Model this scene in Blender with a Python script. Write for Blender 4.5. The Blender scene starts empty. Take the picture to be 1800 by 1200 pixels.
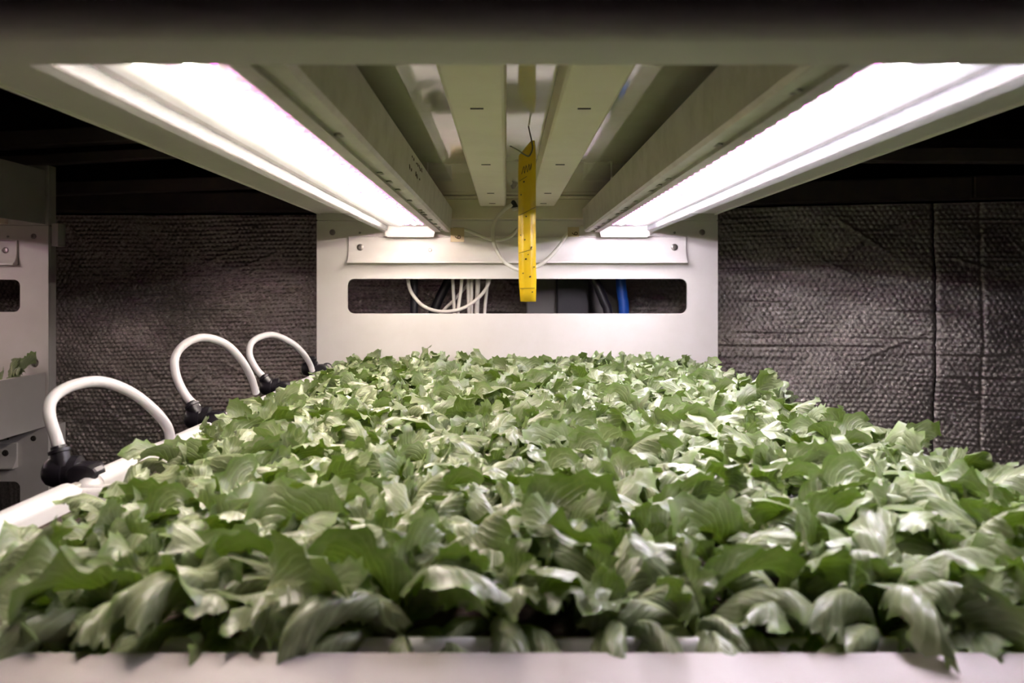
import bpy, bmesh, math, random
import numpy as np
from mathutils import Vector, Matrix, Euler

rng = random.Random(7)
nrg = np.random.default_rng(11)
S = bpy.context.scene
COL = S.collection
PI = math.pi

# ---------------------------------------------------------------- camera, world, exposure
ZC = 1.30                      # camera height above the floor; builders take z relative to it
F = 1400.0                     # focal length in pixels of an 1800 px wide picture
VX, VY = 890.0, 509.0          # vanishing point of the rack's long lines
cam_d = bpy.data.cameras.new('camera')
cam = bpy.data.objects.new('camera', cam_d)
COL.objects.link(cam)
cam.location = (0, 0, ZC)
cam.rotation_euler = (PI / 2, 0, 0)
cam_d.sensor_width = 36.0
cam_d.lens = 28.0
cam_d.shift_x = (900 - VX) / 1800.0
cam_d.shift_y = -(600 - VY) / 1800.0
cam_d.clip_start = 0.02
cam_d.dof.use_dof = True
cam_d.dof.focus_distance = 1.45
cam_d.dof.aperture_fstop = 7.5
S.camera = cam

world = bpy.data.worlds.new('world')
S.world = world
world.use_nodes = True
world.node_tree.nodes['Background'].inputs[0].default_value = (0.020, 0.016, 0.017, 1)
world.node_tree.nodes['Background'].inputs[1].default_value = 0.12

S.view_settings.view_transform = 'Standard'
S.view_settings.look = 'None'
S.view_settings.gamma = 1.0
S.view_settings.use_curve_mapping = False
S.view_settings.exposure = 0.55
S.cycles.use_denoising = True
S.cycles.max_bounces = 10
S.cycles.diffuse_bounces = 5
S.cycles.glossy_bounces = 4
S.cycles.transparent_max_bounces = 16
S.cycles.sample_clamp_indirect = 6.0
S.cycles.caustics_reflective = False
S.cycles.caustics_refractive = False

LED_WARM = (1.0, 0.945, 0.77)
LED_COOL = (0.95, 0.93, 1.0)
BEAM = 1.05
LED_POWER_LEFT = 262.0
LED_POWER_RIGHT = 375.0
LED_POWER_NEIGHBOUR = 130.0

# ---------------------------------------------------------------- helpers
OFF = {}


def P(px, py, Y):
    """world point (z relative to the camera) that is Y metres deep and shows at pixel px, py"""
    return ((px - VX) * Y / F, Y, (VY - py) * Y / F)


class MB:
    def __init__(self):
        self.v = []
        self.f = []

    def add(self, vs, fs):
        n = len(self.v)
        self.v += [tuple(p) for p in vs]
        self.f += [tuple(i + n for i in f) for f in fs]
        return self

    def box(self, x0, x1, y0, y1, z0, z1):
        vs = [(x, y, z) for z in (z0, z1) for y in (y0, y1) for x in (x0, x1)]
        return self.add(vs, [(0, 2, 3, 1), (4, 5, 7, 6), (0, 1, 5, 4), (2, 6, 7, 3), (0, 4, 6, 2), (1, 3, 7, 5)])

    def prism(self, prof, a0, a1, axis='y', closed=True, caps=True):
        n = len(prof)
        vs = []
        for a in (a0, a1):
            for p in prof:
                vs.append((p[0], a, p[1]) if axis == 'y' else (a, p[0], p[1]))
        fs = []
        for i in range(n if closed else n - 1):
            j = (i + 1) % n
            fs.append((i, j, n + j, n + i))
        if closed and caps:
            fs += [tuple(range(n - 1, -1, -1)), tuple(range(n, 2 * n))]
        return self.add(vs, fs)

    def rings(self, rings, cap=True):
        n = len(rings[0])
        vs = [p for r in rings for p in r]
        fs = []
        for k in range(len(rings) - 1):
            for i in range(n):
                j = (i + 1) % n
                fs.append((k * n + i, k * n + j, (k + 1) * n + j, (k + 1) * n + i))
        if cap:
            fs += [tuple(range(n - 1, -1, -1)), tuple(range((len(rings) - 1) * n, len(rings) * n))]
        return self.add(vs, fs)

    def lathe(self, p, d, prof, n=20):
        """prof: (distance along d, radius)"""
        d = Vector(d).normalized()
        a = d.orthogonal().normalized()
        b = d.cross(a)
        p = Vector(p)
        return self.rings([[tuple(p + d * h + (a * math.cos(2 * PI * i / n) + b * math.sin(2 * PI * i / n)) * r)
                            for i in range(n)] for h, r in prof])

    def tube(self, path, r, n=12, sub=8):
        pts = spline(path, sub) if sub > 1 else [Vector(p) for p in path]
        rr = r if callable(r) else (lambda t: r)
        rings = []
        up = None
        m = len(pts)
        for k, p in enumerate(pts):
            t = (pts[min(k + 1, m - 1)] - pts[max(k - 1, 0)]).normalized()
            if up is None:
                up = t.orthogonal().normalized()
            a = (up - t * up.dot(t)).normalized()
            up = a
            b = t.cross(a)
            q = rr(k / (m - 1))
            rings.append([tuple(p + (a * math.cos(2 * PI * i / n) + b * math.sin(2 * PI * i / n)) * q) for i in range(n)])
        return self.rings(rings)


def spline(path, sub):
    ps = [Vector(p) for p in path]
    ps = [ps[0] * 2 - ps[1]] + ps + [ps[-1] * 2 - ps[-2]]
    out = []
    for i in range(1, len(ps) - 2):
        p0, p1, p2, p3 = ps[i - 1:i + 3]
        for k in range(sub):
            t = k / sub
            out.append(0.5 * (2 * p1 + (p2 - p0) * t + (2 * p0 - 5 * p1 + 4 * p2 - p3) * t * t + (3 * p1 - p0 - 3 * p2 + p3) * t ** 3))
    out.append(ps[-2])
    return out


def tag(o, label=None, cat=None, group=None, kind=None):
    if label:
        o['label'] = label
    if cat:
        o['category'] = cat
    if group:
        o['group'] = group
    if kind:
        o['kind'] = kind
    return o


def thing(name, label, cat, base, group=None):
    o = bpy.data.objects.new(name, None)
    o.empty_display_size = 0.05
    COL.objects.link(o)
    o.location = (base[0], base[1], base[2] + ZC)
    OFF[o] = Vector(base)
    return tag(o, label, cat, group)


def build(name, mb, mat, parent=None, smooth=False, bevel=0.0, base=None, angle=40):
    if parent is not None:
        off = OFF[parent]
    else:
        off = Vector(base) if base is not None else Vector((0, 0, 0))
    me = bpy.data.meshes.new(name)
    me.from_pydata([(p[0] - off.x, p[1] - off.y, p[2] - off.z) for p in mb.v], [], mb.f)
    bm = bmesh.new()
    bm.from_mesh(me)
    bmesh.ops.recalc_face_normals(bm, faces=bm.faces[:])
    bm.to_mesh(me)
    bm.free()
    me.materials.append(mat)
    o = bpy.data.objects.new(name, me)
    COL.objects.link(o)
    OFF[o] = off
    if parent is not None:
        o.parent = parent
    else:
        o.location = (off.x, off.y, off.z + ZC)
    if smooth:
        me.polygons.foreach_set('use_smooth', [True] * len(me.polygons))
        me.set_sharp_from_angle(angle=math.radians(angle))
    if bevel:
        m = o.modifiers.new('bevel', 'BEVEL')
        m.width = bevel
        m.segments = 2
        m.limit_method = 'ANGLE'
        m.angle_limit = math.radians(50)
    return o


def dup(src, parent, delta):
    """copy of one part, moved by delta, its mesh shared"""
    o = src.copy()
    o.parent = parent
    o.location = src.location + Vector(delta)
    COL.objects.link(o)
    OFF[o] = OFF[parent]
    return o


# ---------------------------------------------------------------- materials
def mat(name, col=(0.8, 0.8, 0.8), rough=0.5, metal=0.0, spec=0.5, noise=None, bump=None, emit=None, coat=0.0, sss=0.0):
    """noise = (scale, second colour, amount); bump = (scale, strength, distance)"""
    m = bpy.data.materials.new(name)
    m.use_nodes = True
    nt = m.node_tree
    b = nt.nodes['Principled BSDF']
    b.inputs['Base Color'].default_value = (*col, 1)
    b.inputs['Roughness'].default_value = rough
    b.inputs['Metallic'].default_value = metal
    b.inputs['Specular IOR Level'].default_value = spec
    b.inputs['Coat Weight'].default_value = coat
    b.inputs['Coat Roughness'].default_value = 0.05
    if sss:
        b.inputs['Subsurface Weight'].default_value = sss
        b.inputs['Subsurface Radius'].default_value = (0.004, 0.003, 0.003)
    tc = nt.nodes.new('ShaderNodeTexCoord')
    if noise:
        n = nt.nodes.new('ShaderNodeTexNoise')
        n.inputs['Scale'].default_value = noise[0]
        n.inputs['Detail'].default_value = 6
        n.inputs['Roughness'].default_value = 0.65
        nt.links.new(tc.outputs['Object'], n.inputs['Vector'])
        r = nt.nodes.new('ShaderNodeValToRGB')
        r.color_ramp.elements[0].position = 0.42
        r.color_ramp.elements[1].position = 0.72
        r.color_ramp.elements[0].color = (0, 0, 0, 1)
        r.color_ramp.elements[1].color = (noise[2],) * 3 + (1,)
        nt.links.new(n.outputs['Fac'], r.inputs[0])
        x = nt.nodes.new('ShaderNodeMix')
        x.data_type = 'RGBA'
        x.inputs[6].default_value = (*col, 1)
        x.inputs[7].default_value = (*noise[1], 1)
        nt.links.new(r.outputs[0], x.inputs[0])
        nt.links.new(x.outputs[2], b.inputs['Base Color'])
    if bump:
        n = nt.nodes.new('ShaderNodeTexNoise')
        n.inputs['Scale'].default_value = bump[0]
        n.inputs['Detail'].default_value = 4
        nt.links.new(tc.outputs['Object'], n.inputs['Vector'])
        k = nt.nodes.new('ShaderNodeBump')
        k.inputs['Strength'].default_value = bump[1]
        k.inputs['Distance'].default_value = bump[2]
        nt.links.new(n.outputs['Fac'], k.inputs['Height'])
        nt.links.new(k.outputs[0], b.inputs['Normal'])
    if emit:
        b.inputs['Emission Color'].default_value = (*emit[0], 1)
        b.inputs['Emission Strength'].default_value = emit[1]
    return m


M = {}
M['paint'] = mat('white powder coat', (0.74, 0.70, 0.66), 0.42, noise=(9, (0.62, 0.57, 0.50), 0.35), bump=(260, 0.05, 0.001))
M['dimmed'] = mat('worn greyish paint', (0.52, 0.47, 0.46), 0.5, noise=(16, (0.42, 0.37, 0.35), 0.5))  # white paint darkened to stand in for weaker light on the lower front beams
M['gloss'] = mat('glossy white underside', (0.56, 0.53, 0.46), 0.07, spec=0.9, coat=0.6, noise=(5, (0.42, 0.38, 0.28), 0.5))
M['channel'] = mat('satin white channel', (0.76, 0.69, 0.57), 0.45, noise=(4, (0.58, 0.50, 0.34), 0.6))
M['alu'] = mat('dull lamp housing', (0.55, 0.52, 0.47), 0.38, metal=0.35, noise=(22, (0.36, 0.33, 0.27), 0.7), bump=(120, 0.08, 0.001))
M['board'] = mat('white circuit board', (0.85, 0.85, 0.85), 0.5)
M['steel'] = mat('screw steel', (0.30, 0.28, 0.25), 0.35, metal=0.9)
M['dark'] = mat('painted slot shade', (0.03, 0.028, 0.025), 0.7)
M['tray'] = mat('white tray plastic', (0.85, 0.83, 0.83), 0.32, noise=(14, (0.72, 0.68, 0.62), 0.3))
M['hose'] = mat('white silicone hose', (0.82, 0.79, 0.79), 0.38, sss=0.2)
M['cable'] = mat('off white cable', (0.72, 0.68, 0.60), 0.42)
M['black'] = mat('black moulded plastic', (0.012, 0.010, 0.014), 0.32, bump=(60, 0.12, 0.002))
M['rubber'] = mat('black rubber hose', (0.015, 0.014, 0.018), 0.4)
M['blue'] = mat('blue pipe', (0.015, 0.10, 0.50), 0.4)
M['grey'] = mat('grey painted post', (0.30, 0.29, 0.28), 0.5)
M['soil'] = mat('dark growing mat', (0.030, 0.020, 0.014), 0.95, noise=(60, (0.07, 0.045, 0.03), 0.8), bump=(180, 0.8, 0.004))
M['yellow'] = mat('yellow sticky film', (0.82, 0.53, 0.010), 0.30, noise=(30, (0.86, 0.62, 0.05), 0.5), coat=0.3, sss=0.0)
M['bug'] = mat('dead insect', (0.05, 0.03, 0.01), 0.6)
M['ink'] = mat('dark ink', (0.06, 0.035, 0.012), 0.6)
M['wire'] = mat('bent tie wire', (0.20, 0.18, 0.13), 0.4, metal=0.7)
M['label'] = mat('tan paper tag', (0.56, 0.42, 0.27), 0.6)
M['room'] = mat('dark painted metal', (0.075, 0.060, 0.060), 0.6, noise=(6, (0.08, 0.065, 0.06), 0.5))
M['rail'] = mat('dark ceiling rail', (0.15, 0.12, 0.115), 0.5, noise=(12, (0.22, 0.16, 0.11), 0.6))


def emission(name, col, power):
    m = bpy.data.materials.new(name)
    m.use_nodes = True
    nt = m.node_tree
    nt.nodes.remove(nt.nodes['Principled BSDF'])
    e = nt.nodes.new('ShaderNodeEmission')
    e.inputs[0].default_value = (*col, 1)
    # the moulded optic over each diode narrows its beam: radiance falls off away from the axis
    ge = nt.nodes.new('ShaderNodeNewGeometry')
    dp = nt.nodes.new('ShaderNodeVectorMath')
    dp.operation = 'DOT_PRODUCT'
    nt.links.new(ge.outputs['Normal'], dp.inputs[0])
    nt.links.new(ge.outputs['Incoming'], dp.inputs[1])
    pw = nt.nodes.new('ShaderNodeMath')
    pw.operation = 'POWER'
    pw.use_clamp = True
    nt.links.new(dp.outputs['Value'], pw.inputs[0])
    pw.inputs[1].default_value = BEAM
    ml = nt.nodes.new('ShaderNodeMath')
    ml.operation = 'MULTIPLY'
    nt.links.new(pw.outputs[0], ml.inputs[0])
    ml.inputs[1].default_value = power
    nt.links.new(ml.outputs[0], e.inputs[1])
    nt.links.new(e.outputs[0], nt.nodes['Material Output'].inputs[0])
    return m


M['led_left'] = emission('warm white diode', LED_WARM, LED_POWER_LEFT)
M['led_right'] = emission('cool white diode', LED_COOL, LED_POWER_RIGHT)
M['led_next'] = emission('warm diode next door', LED_WARM, LED_POWER_NEIGHBOUR)
M['led_pink'] = emission('magenta diode', (1.0, 0.10, 0.70), 55.0)
M['led_blue'] = emission('blue diode', (0.10, 0.35, 1.0), 90.0)


def lens_mat():
    m = bpy.data.materials.new('ribbed clear lens')
    m.use_nodes = True
    nt = m.node_tree
    nt.nodes.remove(nt.nodes['Principled BSDF'])
    out = nt.nodes['Material Output']
    tr = nt.nodes.new('ShaderNodeBsdfTransparent')
    tr.inputs[0].default_value = (0.97, 0.96, 0.97, 1)
    tl = nt.nodes.new('ShaderNodeBsdfTranslucent')
    tl.inputs[0].default_value = (0.95, 0.93, 0.93, 1)
    df = nt.nodes.new('ShaderNodeBsdfDiffuse')
    df.inputs[0].default_value = (0.9, 0.88, 0.88, 1)
    gl = nt.nodes.new('ShaderNodeBsdfGlossy')
    gl.inputs['Roughness'].default_value = 0.2
    tc = nt.nodes.new('ShaderNodeTexCoord')
    mp = nt.nodes.new('ShaderNodeMapping')
    mp.inputs['Scale'].default_value = (260, 90, 260)
    n = nt.nodes.new('ShaderNodeTexNoise')
    n.inputs['Scale'].default_value = 1.0
    n.inputs['Detail'].default_value = 3
    nt.links.new(tc.outputs['Object'], mp.inputs[0])
    nt.links.new(mp.outputs[0], n.inputs['Vector'])
    r = nt.nodes.new('ShaderNodeMapRange')
    r.inputs[1].default_value = 0.3
    r.inputs[2].default_value = 0.7
    r.inputs[3].default_value = 0.012
    r.inputs[4].default_value = 0.045
    nt.links.new(n.outputs['Fac'], r.inputs[0])
    a = nt.nodes.new('ShaderNodeMixShader')
    a.inputs[0].default_value = 0.25
    nt.links.new(tl.outputs[0], a.inputs[1])
    nt.links.new(df.outputs[0], a.inputs[2])
    b = nt.nodes.new('ShaderNodeMixShader')
    nt.links.new(r.outputs[0], b.inputs[0])
    nt.links.new(tr.outputs[0], b.inputs[1])
    nt.links.new(a.outputs[0], b.inputs[2])
    c = nt.nodes.new('ShaderNodeMixShader')
    c.inputs[0].default_value = 0.012
    nt.links.new(b.outputs[0], c.inputs[1])
    nt.links.new(gl.outputs[0], c.inputs[2])
    nt.links.new(c.outputs[0], out.inputs[0])
    return m


M['lens'] = lens_mat()


def foil_mat():
    m = mat('foil bubble insulation', (0.92, 0.84, 0.75), 0.22, metal=0.85)
    nt = m.node_tree
    b = nt.nodes['Principled BSDF']
    tc = nt.nodes['Texture Coordinate']
    n1 = nt.nodes.new('ShaderNodeTexNoise')
    n1.inputs['Scale'].default_value = 110
    n1.inputs['Detail'].default_value = 5
    n1.inputs['Roughness'].default_value = 0.7
    n1.inputs['Distortion'].default_value = 1.0
    nt.links.new(tc.outputs['Object'], n1.inputs['Vector'])
    bp = nt.nodes.new('ShaderNodeBump')
    bp.inputs['Strength'].default_value = 0.8
    bp.inputs['Distance'].default_value = 0.0030
    nt.links.new(n1.outputs['Fac'], bp.inputs['Height'])
    nt.links.new(bp.outputs[0], b.inputs['Normal'])
    return m


M['foil'] = foil_mat()


def leaf_mat():
    m = bpy.data.materials.new('lettuce leaf')
    m.use_nodes = True
    nt = m.node_tree
    N, L = nt.nodes, nt.links
    b = N['Principled BSDF']
    b.inputs['Roughness'].default_value = 0.37
    b.inputs['Specular IOR Level'].default_value = 0.85
    uv = N.new('ShaderNodeUVMap')
    sp = N.new('ShaderNodeSeparateXYZ')
    L.new(uv.outputs[0], sp.inputs[0])

    def math_(op, a, c, d=None):
        n = N.new('ShaderNodeMath')
        n.operation = op
        for i, q in enumerate((a, c, d)):
            if q is None:
                continue
            if isinstance(q, (int, float)):
                n.inputs[i].default_value = q
            else:
                L.new(q, n.inputs[i])
        return n.outputs[0]

    def rng_(x, a, c, d=0.0, e=1.0):
        n = N.new('ShaderNodeMapRange')
        n.interpolation_type = 'SMOOTHSTEP'
        L.new(x, n.inputs[0])
        for i, q in enumerate((a, c, d, e)):
            n.inputs[i + 1].default_value = q
        return n.outputs[0]

    def mixc(fac, a, c):
        n = N.new('ShaderNodeMix')
        n.data_type = 'RGBA'
        for i, q in ((0, fac), (6, a), (7, c)):
            if isinstance(q, tuple):
                n.inputs[i].default_value = (*q, 1)
            elif isinstance(q, (int, float)):
                n.inputs[i].default_value = q
            else:
                L.new(q, n.inputs[i])
        return n.outputs[2]

    c = math_('MULTIPLY', math_('ABSOLUTE', math_('SUBTRACT', sp.outputs[0], 0.5), 0), 2.0)
    v = sp.outputs[1]
    oi = N.new('ShaderNodeObjectInfo')
    tc = N.new('ShaderNodeTexCoord')
    nz = N.new('ShaderNodeTexNoise')
    nz.inputs['Scale'].default_value = 90
    nz.inputs['Detail'].default_value = 4
    L.new(tc.outputs['Object'], nz.inputs['Vector'])
    # fan of side veins running out and forward from the midrib
    ph = math_('MULTIPLY_ADD', c, -0.42, v)
    ph = math_('MULTIPLY_ADD', nz.outputs['Fac'], 0.07, ph)
    wave = math_('SINE', math_('MULTIPLY', ph, 64.0), 0)
    vein = rng_(wave, 0.25, 1.0)
    vein = math_('MULTIPLY', vein, rng_(c, 0.98, 0.25, 0.15, 1.0))
    mid = rng_(c, 0.15, 0.02)
    mid = math_('MULTIPLY', mid, rng_(v, 1.0, 0.35, 0.25, 1.0))
    stalk = rng_(v, 0.34, 0.02)
    g = mixc(oi.outputs['Random'], (0.145, 0.192, 0.076), (0.255, 0.300, 0.152))
    g = mixc(rng_(nz.outputs['Fac'], 0.35, 0.75), g, (0.270, 0.305, 0.175))
    g = mixc(math_('MULTIPLY', vein, 0.48), g, (0.40, 0.46, 0.26))
    g = mixc(math_('MULTIPLY', mid, 0.8), g, (0.48, 0.54, 0.26))
    g = mixc(math_('MULTIPLY', stalk, 0.8), g, (0.48, 0.55, 0.22))
    edge = rng_(c, 0.80, 1.0, 0.0, 0.5)
    g = mixc(edge, g, (0.16, 0.29, 0.04))
    L.new(g, b.inputs['Base Color'])
    bp = N.new('ShaderNodeBump')
    bp.inputs['Strength'].default_value = 0.55
    bp.inputs['Distance'].default_value = 0.0016
    hh = math_('MULTIPLY_ADD', vein, -0.8, math_('MULTIPLY', nz.outputs['Fac'], 0.9))
    hh = math_('MULTIPLY_ADD', mid, -1.1, hh)
    L.new(hh, bp.inputs['Height'])
    L.new(bp.outputs[0], b.inputs['Normal'])
    tl = N.new('ShaderNodeBsdfTranslucent')
    tl.inputs[0].default_value = (0.20, 0.36, 0.020, 1)
    mx = N.new('ShaderNodeMixShader')
    mx.inputs[0].default_value = 0.13
    L.new(b.outputs[0], mx.inputs[1])
    L.new(tl.outputs[0], mx.inputs[2])
    L.new(mx.outputs[0], N['Material Output'].inputs[0])
    return m


M['leaf'] = leaf_mat()

# ---------------------------------------------------------------- rack constants
CX = 0.0275            # rack centre line
HW = 0.504             # half width of the end panel
PITCH = 0.545          # height from one growing level to the next
YB = 2.0               # inside face of the end panel
NCX = -1.740           # centre line of the rack beside it
NDY = 0.15             # it stands that much deeper

# ---------------------------------------------------------------- the room
def slab(name, x0, x1, y0, y1, z0, z1, m):
    o = build(name, MB().box(x0, x1, y0, y1, z0, z1), m, base=(0, 0, 0))
    o['kind'] = 'structure'
    return o


slab('floor', -3.4, 3.0, -1.2, 3.1, -ZC - 0.05, -ZC, M['room'])
slab('ceiling', -3.4, 3.0, -1.2, 3.1, 0.80, 0.85, M['room'])
slab('wall_left', -3.45, -3.4, -1.2, 3.1, -ZC, 0.80, M['room'])
slab('wall_right', 3.0, 3.05, -1.2, 3.1, -ZC, 0.80, M['room'])
wall_back = slab('wall_back', -3.4, 3.0, 3.1, 3.15, -ZC, 0.80, M['room'])
wall_front = slab('wall_front', -3.4, 3.0, -1.25, -1.2, -ZC, 0.80, M['room'])

# foil sheets: bent behind the rack, nearer at the right
WALL = [(-3.4, 2.76), (-1.0, 2.75), (-0.25, 2.72), (0.45, 2.58), (1.40, 2.335), (3.0, 2.02)]
FOIL_TOP = 0.257


def wall_y(x):
    for (x0, y0), (x1, y1) in zip(WALL, WALL[1:]):
        if x <= x1:
            return y0 + (y1 - y0) * (x - x0) / (x1 - x0)
    return WALL[-1][1]


creases = []
for _ in range(120):
    zc = rng.uniform(-0.62, 0.24)
    xc = rng.uniform(-2.4, 2.2)
    creases.append((xc, rng.uniform(0.10, 0.42), zc, rng.uniform(-0.03, 0.03), rng.uniform(0.0025, 0.006), rng.uniform(0.002, 0.0045)))
diag = []
for _ in range(70):
    diag.append((rng.uniform(-2.2, 2.2), rng.uniform(-0.5, 0.25), rng.uniform(0.3, 1.4) * rng.choice((-1, -1, 1)), rng.uniform(0.03, 0.10), rng.uniform(0.002, 0.005)))


crumple = [(rng.uniform(0, PI), rng.uniform(55, 190), rng.uniform(0, 6), rng.uniform(15, 60)) for _ in range(9)]


def foil_sheet(x0, x1, dy, zlow=-ZC):
    fine = x1 > -1.3 and x0 < 1.5
    st = 0.0030 if fine else 0.012
    zs = list(np.arange(FOIL_TOP, -0.62, -st)) + list(np.linspace(-0.64, zlow, 6))
    nx = int((min(x1, 1.75) - x0) / st)
    xs = np.linspace(x0, min(x1, 1.75), nx)
    if x1 > 1.75:
        xs = np.concatenate([xs, np.linspace(1.76, x1, 60)])
    X, Z = np.meshgrid(xs, np.array(zs))
    Y = np.array([wall_y(x) for x in xs])[None, :] + np.zeros_like(Z)
    D = np.zeros_like(X)
    for xc, hl, zc, sl, w, a in creases:
        d = (Z - zc - sl * (X - xc))
        env = np.clip(1.2 - np.abs(X - xc) / hl, 0, 1)
        D -= a * env * (np.exp(-(d / w) ** 2) - 0.7 * np.exp(-((d + 1.6 * w) / w) ** 2))
    D *= np.where(X < -0.2, 0.30, 1.0)      # the left sheets lie flatter between their rows of bubbles
    for xc, zc, sl, hl, a in diag:
        dx, dz = X - xc, Z - zc
        q = 1 / math.sqrt(1 + sl * sl)
        along, across = (dx + sl * dz) * q, (dz - sl * dx) * q
        D -= a * np.exp(-(along / hl) ** 4) * np.exp(-(across / 0.005) ** 2)
    D += 0.010 * np.sin(X * 7 + 1.3) * np.sin(Z * 9 + X * 2) + 0.004 * np.sin(X * 23 + Z * 11) * np.sin(Z * 31)
    # bubble rows, slightly wandering, each bubble a dome of its own height
    pu, pv = 0.0160, 0.0140
    V = Z / pv + 0.35 * np.sin(X * 4.1 + 0.7) + 0.18 * np.sin(X * 11 + Z * 6)
    row = np.floor(V)
    U = X / pu + 0.5 * np.mod(row, 2) + 0.22 * np.sin(Z * 13 + X * 3)
    col = np.floor(U)
    rr = np.sqrt((U - col - 0.5) ** 2 + ((V - row - 0.5) * pv / pu) ** 2)
    hsh = np.mod(np.abs(np.sin(col * 12.9898 + row * 78.233) * 43758.5453), 1.0)
    dome = np.clip(1 - (rr / 0.46) ** 2, 0, 1) ** 0.75
    big = np.where(X < -0.2, 1.55, 1.0)
    D -= 0.0034 * big * (0.35 + 0.65 * hsh) * dome
    lean = np.mod(hsh * 7.31, 1.0) - 0.5
    D += 0.0035 * big * lean * (U - col - 0.5) * (rr < 0.47) + 0.0035 * (np.mod(hsh * 13.7, 1.0) - 0.5) * (V - row - 0.5) * (rr < 0.47)
    edge = np.minimum(np.abs(X - x0), np.abs(X - x1))
    D += (0.002 if x1 < 0 else 0.005) * np.exp(-(edge / 0.005) ** 2)
    # crumpled patches, most of them in the left sheets
    amp = np.clip(-0.55 - X, 0, 0.35) / 0.35 * 0.0075 + 0.0012
    cr = np.zeros_like(X)
    for ca, cf, cp, cq in crumple:
        w_ = np.sin(cf * (X * math.cos(ca) + Z * math.sin(ca)) + cp + 2.2 * np.sin(cq * (Z * math.cos(ca) - X * math.sin(ca)) + cp * 3))
        cr += np.abs(w_) / (cf / 60.0)
    D += amp * (cr / len(crumple) - 0.45)
    Y = Y + D - dy
    h, w = X.shape
    vs = np.stack([X, Y, Z], -1).reshape(-1, 3)
    i0 = (np.arange(h - 1)[:, None] * w + np.arange(w - 1)[None, :]).ravel()
    quads = np.stack([i0, i0 + w, i0 + w + 1, i0 + 1], 1).astype(np.int32)
    me = bpy.data.meshes.new('foil_sheet')
    me.vertices.add(len(vs))
    me.vertices.foreach_set('co', vs.astype(np.float32).ravel())
    me.loops.add(quads.size)
    me.loops.foreach_set('vertex_index', quads.ravel())
    me.polygons.add(len(quads))
    me.polygons.foreach_set('loop_start', np.arange(0, quads.size, 4, dtype=np.int32))
    me.polygons.foreach_set('use_smooth', np.ones(len(quads), dtype=bool))
    me.update(calc_edges=True)
    me.materials.append(M['foil'])
    o = bpy.data.objects.new('foil_sheet', me)
    COL.objects.link(o)
    o.parent = wall_back
    OFF[o] = OFF[wall_back]
    return o


OFF[wall_back] = Vector((0, 0, 0))
cuts = [-3.38, -2.15, -1.12, -0.68, 0.36, 1.275, 1.395, 2.98]
for i, (a, c) in enumerate(zip(cuts, cuts[1:])):
    foil_sheet(a, c - (0.0004 if c < 0 else 0.0015), 0.003 * (i % 2) if c > 0.3 else 0.0)

# dark rail above the foil and ribs under the ceiling
for i, (pts, h, y0) in enumerate((
        ([(-3.4, 2.70), (-0.2, 2.68)], (0.262, 0.330), 0.04),
        ([(-0.2, 2.66), (0.45, 2.53), (1.35, 2.30), (2.98, 1.98)], (0.262, 0.330), 0.04))):
    mb = MB()
    for (xa, ya), (xb, yb) in zip(pts, pts[1:]):
        mb.rings([[(x, y, h[0]), (x, y + y0, h[0]), (x, y + y0, h[1]), (x, y, h[1])] for x, y in ((xa, ya), (xb, yb))])
    o = build('trim_%d' % (i + 1), mb, M['rail'], base=(0, 0, 0), bevel=0.006)
    o['kind'] = 'structure'
for i, (p, q, r) in enumerate((
        ((-2.4, 2.10, 0.335), (-0.3, 2.62, 0.56), 0.024), ((-2.4, 2.14, 0.285), (-0.3, 2.66, 0.50), 0.016),
        ((-2.4, 2.40, 0.265), (-0.55, 2.60, 0.360), 0.020), ((0.9, 2.30, 0.415), (2.98, 1.85, 0.330), 0.016),
        ((0.9, 2.22, 0.375), (2.98, 1.80, 0.295), 0.020))):
    o = build('trim_%d' % (i + 3), MB().rings([[(e[0], e[1] + a * r, e[2] + c * r) for a, c in ((-1, -1), (1, -1), (1, 1), (-1, 1))] for e in (p, q)]),
              M['rail'], base=(0, 0, 0), bevel=0.004)
    o['kind'] = 'structure'


# ---------------------------------------------------------------- rack pieces
def rounded(x0, x1, z0, z1, r, n=6):
    out = []
    for cx, cz, a0 in ((x1 - r, z1 - r, 0), (x0 + r, z1 - r, 90), (x0 + r, z0 + r, 180), (x1 - r, z0 + r, 270)):
        for k in range(n + 1):
            a = math.radians(a0 + 90 * k / n)
            out.append((cx + r * math.cos(a), cz + r * math.sin(a)))
    return out


def plate_with_holes(name, outer, holes, y, th, m, parent):
    bm = bmesh.new()
    off = OFF[parent]
    edges = []
    for loop in [outer] + holes:
        vs = [bm.verts.new((a - off.x, y - off.y, c - off.z)) for a, c in loop]
        for i in range(len(vs)):
            edges.append(bm.edges.new((vs[i], vs[(i + 1) % len(vs)])))
    bmesh.ops.triangle_fill(bm, edges=edges, use_beauty=True, use_dissolve=False)
    g = bmesh.ops.extrude_face_region(bm, geom=bm.faces[:])
    bmesh.ops.translate(bm, verts=[e for e in g['geom'] if isinstance(e, bmesh.types.BMVert)], vec=(0, th, 0))
    bmesh.ops.recalc_face_normals(bm, faces=bm.faces[:])
    me = bpy.data.meshes.new(name)
    bm.to_mesh(me)
    bm.free()
    me.materials.append(m)
    o = bpy.data.objects.new(name, me)
    COL.objects.link(o)
    o.parent = parent
    OFF[o] = off
    mo = o.modifiers.new('bevel', 'BEVEL')
    mo.width = 0.0015
    mo.segments = 2
    mo.limit_method = 'ANGLE'
    mo.angle_limit = math.radians(60)
    return o


def screw(parent, p, r, d=(0, -1, 0)):
    d = Vector(d)
    mb = MB().lathe(p, d, [(0, r), (0.0012, r), (0.0022, r * 0.75), (0.0022, r * 0.38), (0.0006, r * 0.34), (0.0006, 0.0002)], 14)
    return build('screw', mb, M['steel'], parent, smooth=True)


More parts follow.
